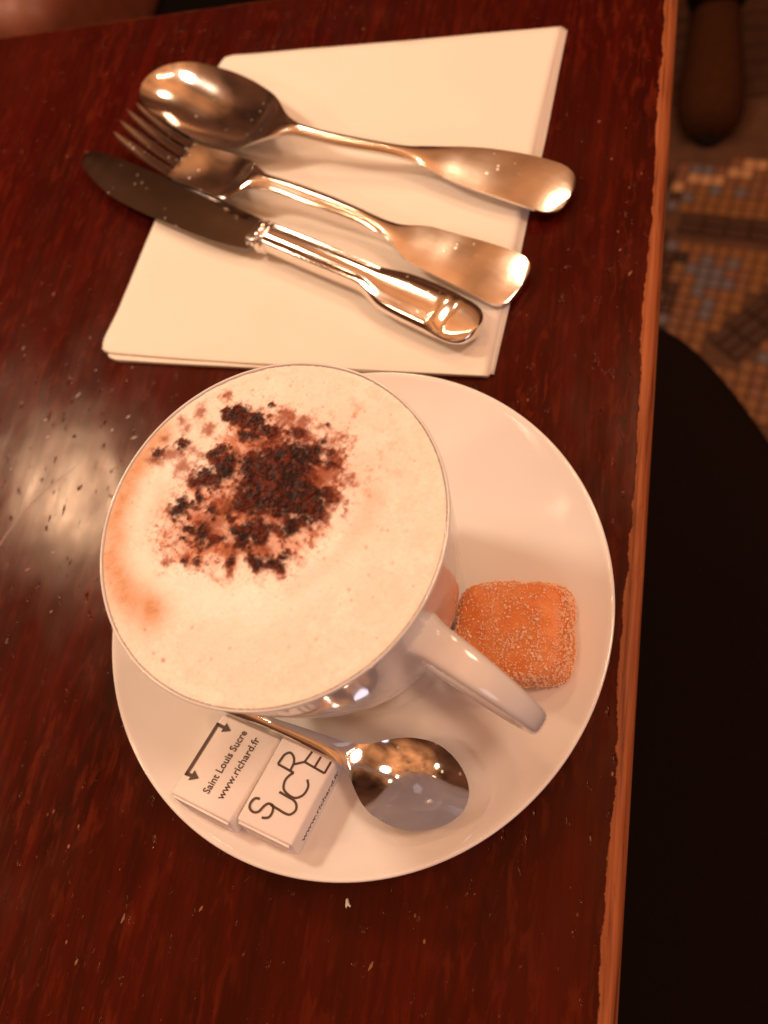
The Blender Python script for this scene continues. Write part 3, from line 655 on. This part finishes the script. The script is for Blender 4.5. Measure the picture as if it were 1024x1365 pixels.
def lay(c, m, k): return c * (1 - m[..., None]) + np.array(k) * m[..., None]
C = np.ones(X.shape + (3,)) * np.array((.92, .775, .69))
C = lay(C, .95 * np.clip(ringw * (.9 + .35 * N3) + .35 * smoothstep(.1, .5, N3), 0, 1), (.98, .92, .86))
C = lay(C, np.clip(crema, 0, 1) * .9, (.60, .27, .10))
C = lay(C, np.clip(.16 * smoothstep(-.1, .6, N1 + N2 * .5) * smoothstep(10, 38, R), 0, 1), (.72, .45, .26))
C = lay(C, np.clip(dustg, 0, 1), (.62, .24, .10)); C = lay(C, np.clip(stain, 0, .9), (.50, .165, .065))
C = lay(C, np.clip(powder * .6, 0, 1), (.40, .11, .04)); C = lay(C, np.clip(specks, 0, 1), (.34, .11, .04)); C = lay(C, np.clip(grit * .75, 0, 1), (.22, .035, .012))
C = lay(C, np.clip(core * .8, 0, 1), (.27, .055, .018)); C = lay(C, np.clip(red, 0, 1), (.30, .075, .024))
darkc = (smoothstep(-.45, .55, .7 * N2 + .5 * NS + .35 * N4 + .3 * N3) ** 1.5)[..., None] * np.array((.105, .016, .005)) + np.array((.016, .0036, .0020))
bub = smoothstep(.35, .8, fbm(X, Y, .42, 1, 93)) - .5 * smoothstep(.3, .8, fbm(X, Y, .6, 1, 95))
C = C * (1 + .035 * N4 + .03 * N2 - .07 * bub * (.5 + smoothstep(-.4, .4, N3)))[..., None]
C = C * (1 - dark[..., None]) + darkc * dark[..., None]
Z = .5 * (1 - (R / 44) ** 2) - .35 + .16 * N3 + .05 * N1 + .30 * ringw * (1 - dark) + .06 * N4 * .5 + dark * (.34 + .12 * HB2 + .36 * HB1) + .08 * grit + .08 * red - .12 * stain
Z = Z + .5 * smoothstep(41.5, 43.6, R) * (0.4 + .3 * N3)
keep = R < 44.65; idx = -np.ones(X.shape, int); idx[keep] = np.arange(keep.sum())
V = np.stack([X[keep], Y[keep], Z[keep]], 1) * MM
q = np.stack([idx[:-1, :-1], idx[:-1, 1:], idx[1:, 1:], idx[1:, :-1]], -1).reshape(-1, 4); q = q[(q >= 0).all(1)]
me = bpy.data.meshes.new('milk_foam'); me.from_pydata(V.tolist(), [], q.tolist()); me.update()
me.polygons.foreach_set('use_smooth', [True] * len(me.polygons))
ca_ = me.color_attributes.new('cocoa', 'FLOAT_COLOR', 'POINT')
ca_.data.foreach_set('color', np.concatenate([C[keep], dark[keep][:, None]], 1).astype(np.float32).ravel())
k = NT('milk_foam'); at_ = k.n('ShaderNodeAttribute', attribute_name='cocoa'); k.col(at_.outputs['Color'])
k.rough(k.ramp(at_.outputs['Alpha'], (0, .62), (.6, .6), (1, .46))); k.l(k.ramp(at_.outputs['Alpha'], (0, .3), (1, .12)), k.b.inputs['Specular IOR Level']); k.set(Subsurface_Weight=.25, Subsurface_Radius=(.003, .0018, .001), Subsurface_Scale=.35)
vb = k.n('ShaderNodeTexVoronoi', i_Scale=1100.0); k.l(k.coords(), vb.inputs['Vector'])
bb = k.bump(vb.outputs['Distance'], .00006); k.norm(k.bump(k.noise(k.coords((1500, 1500, 1500)), 1, 2), .00003, 1, bb))
me.materials.append(k.m)
fo = bpy.data.objects.new('milk_foam', me); COL.objects.link(fo); fo.parent = coffee
# loose cocoa crumbs standing proud of the foam
M_COCOA = simple('wet_cocoa', (.030, .007, .004), .35, 0, .5, 1500, .00008)
v = []; f = []; rs = np.random.RandomState(9); jj = np.argwhere(keep & (dark > .55)); pick = jj[rs.choice(len(jj), 70, False)]
for a, b in pick:
    x, y, z = X[a, b], Y[a, b], Z[a, b]; s = rs.uniform(.10, .34) * (1.5 if rs.rand() < .1 else 1); o = len(v)
    P = rs.normal(size=(6, 3)) * .15 + np.array([(1, 0, 0), (-1, 0, 0), (0, 1, 0), (0, -1, 0), (0, 0, .8), (0, 0, -.8)]); P *= s
    v += [((x + t[0]) * MM, (y + t[1]) * MM, (z + t[2] + .05) * MM) for t in P]
    f += [(o, o + 2, o + 4), (o + 2, o + 1, o + 4), (o + 1, o + 3, o + 4), (o + 3, o, o + 4), (o + 2, o, o + 5), (o + 1, o + 2, o + 5), (o + 3, o + 1, o + 5), (o, o + 3, o + 5)]
tag(mesh_obj('cocoa_crumbs', v, f, M_COCOA, coffee, False), kind='stuff')

# ---------------------------------------------------------------- teaspoon
TS = [(-30, 5.6, -1.6, 19.5), (-26, 4.9, -1.9, 19.8), (-20, 3.4, -2.1, 20.4), (0, 1.0, -2.4, 21.5), (8, 1.3, -3.0, 21.2), (16, 1.5, -3.6, 20.8), (21, 1.5, -4.0, 20.5), (24.5, 1.9, -5.2, 20.1), (27.2, 2.8, -7.2, 19.7), (29.5, 4.0, -9.6, 19.4), (32.7, 6.2, -12.3, 19.1), (36.4, 8.2, -14.1, 19.0), (40.1, 9.3, -14.8, 19.1), (43.8, 9.8, -15.0, 19.3), (47.4, 10.0, -15.0, 19.6), (52, 9.8, -14.8, 20.1), (56, 9.4, -14.4, 20.6), (60.6, 9.0, -14.0, 21)]
stt = cap(resample(TS, 100, .8), 4, 17.5, 2.0)
ts = thing('teaspoon', 'small shiny teaspoon with its bowl up on the saucer in front of the cup', 'spoon', (-.0136, -.0399, 0), math.atan2(-.181, .9835))
def ts_dish(s, hw): return float(5.8 * min(1, hw / 12.4) ** 2 * smoothstep(20, 32, np.array(s)) - 1.0 * (1 - smoothstep(16, 28, np.array(s))) * min(1, hw / 2))
def ts_roll(s): return -.26 * float(smoothstep(8, 34, np.array(s)))
def ts_th(s): return float(1.1 + 1.3 * (1 - smoothstep(24, 32, np.array(s))))
SPT = min(i for i, q in enumerate(stt) if q[0] > 12)
sheet_loft('bowl', stt[SPT:], ts_dish, ts_th, .8, M_SPOON, ts, 41, 2.0, ts_roll)
sheet_loft('handle', stt[:SPT + 1], ts_dish, ts_th, .8, M_SPOON, ts, 17, 2.0, ts_roll)

# ---------------------------------------------------------------- wrapped sugar
def sugar(label, ctr, a, b, w, l, h):
    a, b = Vector(a).normalized(), Vector(b); b = (b - a * a.dot(b)).normalized(); nn = b.cross(a)
    base = Vector(ctr) * MM - nn * h * MM
    m = Matrix((b, a, nn)).transposed().to_4x4(); m.translation = base
    t = thing('sugar_packet', label, 'sugar packet', matrix=m, group='wrapped sugar on the saucer')
    rr = random.Random(int(w * 10))
    ph = rr.uniform(0, 6)
    def crumple(co):
        k = .00016; return (co.x + k * math.sin(900 * co.y + ph), co.y + k * math.sin(700 * co.x + 2 * ph), co.z + (.00012 * math.sin(500 * co.x + 300 * co.y) if co.z > 0 else 0))
    rbox('wrapper', w * MM, l * MM, h * MM, .0009, M_WRAP, t, (0, 0, h * MM / 2), 3, crumple)
    for sgn in (-1, 1):                                  # folded paper ends
        y = sgn * l / 2
        for z0, z1, k in ((.9, h * .62, .30), (h * .40, h - 1.0, .62)):
            ww0, ww1 = (w / 2 - .9, w / 2 - 3.2) if z0 < 2 else (w / 2 - 2.6, w / 2 - .9)
            v = [(-ww0, y, z0), (ww0, y, z0), (ww1, y, z1), (-ww1, y, z1)]; v += [(x, q + sgn * k, z) for x, q, z in v]
            mesh_obj('end_flap', [(x * MM, q * MM, z * MM) for x, q, z in v], [(0, 1, 2, 3), (4, 5, 6, 7), (0, 1, 5, 4), (1, 2, 6, 5), (2, 3, 7, 6), (3, 0, 4, 7)], M_WRAP, t, False)
    return t
def face_text(t, body, size, x, y, z, length, rot=math.pi / 2, m=None):
    mt = m or (Matrix.Translation((x * MM, y * MM, z * MM)) @ Matrix.Rotation(rot, 4, 'Z'))
    o, ext = text_part('printed_text', body, size * MM, M_INK, t, mt)
    o.matrix_local = mt @ Matrix.Diagonal((length * MM / ext, 1, 1, 1)); return o
HB = 10.5
sb = sugar('wrapped sugar packet printed with SUCRE in joined brown letters, beside the teaspoon', (-5.61, -56.82, 22.0), (.2199, .9321, -.2879), (.9729, -.231, -.0047), 18.4, 27.8, HB)
LOGO = {'S': [(-5.71, -6.38), (-7.03, -6.84), (-7.54, -8.42), (-6.99, -9.79), (-5.48, -10.3), (-4.13, -9.61), (-3.51, -7.74), (-2.73, -6.59), (-1.31, -6.51), (-.58, -7.53), (-.38, -9.03), (-.92, -10.05), (-2.4, -10.7)],
        'U': [(-1.85, -6.59), (.6, -6.8), (3.06, -7.0), (4.61, -6.69), (5.46, -5.16), (4.88, -3.66), (3.5, -2.86), (1.2, -2.66), (-1.5, -2.44)],
        'C': [(4.24, 3.88), (5.47, 2.1), (5.33, -.4), (3.68, -2.09), (1.37, -2.12), (-.79, -1.15), (-1.62, .97), (-1.22, 2.81), (-.42, 3.98)],
        'R': [(-.42, 3.98), (-3.2, 4.2), (-6.04, 4.39)], 'R1': [(-6.04, 4.39), (-5.9, 6.2), (-5.6, 7.72), (-4.41, 8.8), (-2.78, 8.06), (-1.85, 6.46), (-1.7, 4.2)], 'R2': [(-1.67, 6.15), (-.42, 7.08), (.93, 8.05)],
        'E1': [(.93, 8.05), (4.4, 7.72), (7.93, 7.4)], 'E2': [(1.49, 11.59), (.93, 8.05)], 'E3': [(4.61, 11.32), (4.42, 7.73)], 'E4': [(8.09, 11.16), (7.93, 7.4)]}
for key, L in LOGO.items():
    ribbon('printed_letter', [spline(L, 6 * len(L)) if len(L) > 2 else L], .70, M_INK, sb, (0, 0, (HB + .10) * MM), .03)
SIDE = Matrix.Translation((9.32 * MM, -10.5 * MM, 3.6 * MM)) @ Matrix(((0, 0, 1, 0), (1, 0, 0, 0), (0, 1, 0, 0), (0, 0, 0, 1)))
face_text(sb, 'www.richard.fr', 3.3, 0, 0, 0, 21.5, m=SIDE)
sa_ = sugar('wrapped sugar packet printed with a double headed arrow and two lines of text', (-26.2, -54.0, 21.4), (.2374, .9211, -.3087), (.97, -.2416, .0251), 21.4, 27.2, 10.3)
HA_ = 10.3 + .10
ribbon('printed_arrow', [[(-9.65, -7.6), (-10.03, 10.2)], [(-9.9, -7.1), (-7.6, -6.9)], [(-10.2, 9.7), (-7.2, 9.6)]], 1.05, M_INK, sa_, (0, 0, HA_ * MM), .03)
for tri in ([(-8.0, -8.5), (-5.4, -6.7), (-8.0, -5.2)], [(-7.6, 8.1), (-5.0, 9.55), (-7.6, 11.2)]):
    mesh_obj('printed_arrowhead', [(x * MM, y * MM, (HA_ + .05) * MM) for x, y in tri] + [(x * MM, y * MM, HA_ * MM) for x, y in tri], [(0, 1, 2), (3, 4, 5), (0, 1, 4, 3), (1, 2, 5, 4), (2, 0, 3, 5)], M_INK, sa_, False)
face_text(sa_, 'Saint Louis Sucre', 3.3, .1, -9.4, HA_ + .02, 20.6)
face_text(sa_, 'www.richard.fr', 3.3, 4.95, -9.2, HA_ + .02, 20.2)

# ---------------------------------------------------------------- fruit jelly
k = NT('orange_jelly'); k.set(Roughness=.35, Subsurface_Weight=.85, Subsurface_Radius=(.006, .0022, .0006), Subsurface_Scale=1.0)
k.col(k.ramp(k.noise(k.coords((160, 160, 160)), 1, 4), (.35, (.78, .25, .065)), (.7, (.88, .36, .12)))); k.norm(k.bump(k.noise(k.coords((900, 900, 900)), 1, 4), .0003)); M_JELLY = k.m
k = NT('sugar_crystal'); k.set(Base_Color=(.96, .60, .41, 1), Roughness=.3, IOR=1.4, Subsurface_Weight=.9, Subsurface_Radius=(.0025, .0015, .0009)); M_CRYS = k.m
jel = thing('jelly_candy', 'orange fruit jelly cube coated in sugar crystals, on the saucer behind the cup handle', 'candy', matrix=Matrix.Translation((.0535, -.0050, .0105)) @ Matrix.Rotation(math.radians(3), 4, 'Z') @ Matrix.Rotation(math.radians(-14.5), 4, 'Y'))
bm = bmesh.new(); bmesh.ops.create_cube(bm, size=2); bmesh.ops.subdivide_edges(bm, edges=bm.edges[:], cuts=23, use_grid_fill=True)
for q in bm.verts:
    c = q.co.copy(); L = (abs(c.x) ** 4.6 + abs(c.y) ** 4.6 + abs(c.z) ** 4.6) ** (1 / 4.6); c /= L
    tp = 1.06 - .07 * (c.z + 1) / 2; nz = fbm(np.array([c.x * 2 + c.z]), np.array([c.y * 2 - c.z]), 1.0, 4, 91)[0]
    q.co = Vector((c.x * 16.8 * tp * (1 + .07 * nz), c.y * 14.1 * tp * (1 + .09 * nz), (c.z * 6.6 + 6.6) + .5 * nz)) * MM
me = bpy.data.meshes.new('jelly'); bm.normal_update(); surf = [(q.calc_center_median(), q.normal.copy(), q.calc_area()) for q in bm.faces]; bm.to_mesh(me); bm.free()
me.polygons.foreach_set('use_smooth', [True] * len(me.polygons)); me.materials.append(M_JELLY)
jo = bpy.data.objects.new('jelly', me); COL.objects.link(jo); jo.parent = jel
v = []; f = []; rr = random.Random(3); wts = []
for c, nrm, ar in surf:
    w = ar * (0.25 + 1.9 * max(0, .5 + fbm(np.array([c.x * 1000]), np.array([c.y * 1000 + c.z * 700]), 4.5, 3, 14)[0]) ** 2 + (.8 if c.z < .004 or abs(c.x) > .0145 or abs(c.y) > .0128 else 0)); wts.append(w)
for c, nrm, ar in rr.choices(surf, wts, k=8000):
    if c.z < .0004: continue
    p0 = c + Vector((rr.uniform(-1, 1), rr.uniform(-1, 1), rr.uniform(-1, 1))) * .0011; s = rr.uniform(.00008, .00021) * (1.9 if rr.random() < .10 else 1); e = Matrix.Rotation(rr.uniform(0, 6), 3, Vector((rr.gauss(0, 1), rr.gauss(0, 1), rr.gauss(0, 1))).normalized())
    p0 = p0 - nrm * (p0 - c).dot(nrm) * .9 + nrm * .00005; o = len(v)
    v += [tuple(p0 + e @ (Vector((x, y, z)) * s)) for x in (-1, 1) for y in (-1, 1) for z in (-1, 1)]
    f += [(o, o + 1, o + 3, o + 2), (o + 4, o + 6, o + 7, o + 5), (o, o + 4, o + 5, o + 1), (o + 2, o + 3, o + 7, o + 6), (o, o + 2, o + 6, o + 4), (o + 1, o + 5, o + 7, o + 3)]
tag(mesh_obj('sugar_crystals', v, f, M_CRYS, jel, False), kind='stuff')

# ---------------------------------------------------------------- crumb
v = [(-1.0, 1.6, .1), (-.2, 1.9, .1), (.9, -.2, .1), (2.0, -1.2, .1), (1.4, -1.9, .1), (.3, -1.3, .1), (-.1, -2.6, .1), (-.6, -2.3, .1)]
v = v + [(x * .8, y * .8, .9) for x, y, z in v]
cr = mesh_obj('crumb', [(x * MM * .62, y * MM * .62, z * MM * .8) for x, y, z in v], [tuple(range(8)), tuple(range(8, 16))] + [(i, (i + 1) % 8, 8 + (i + 1) % 8, 8 + i) for i in range(8)], M_WRAP, None, False, None, (.0108, -.0851, .0))
tag(cr, 'tiny pale crumb of paper on the dark table below the saucer', 'crumb')
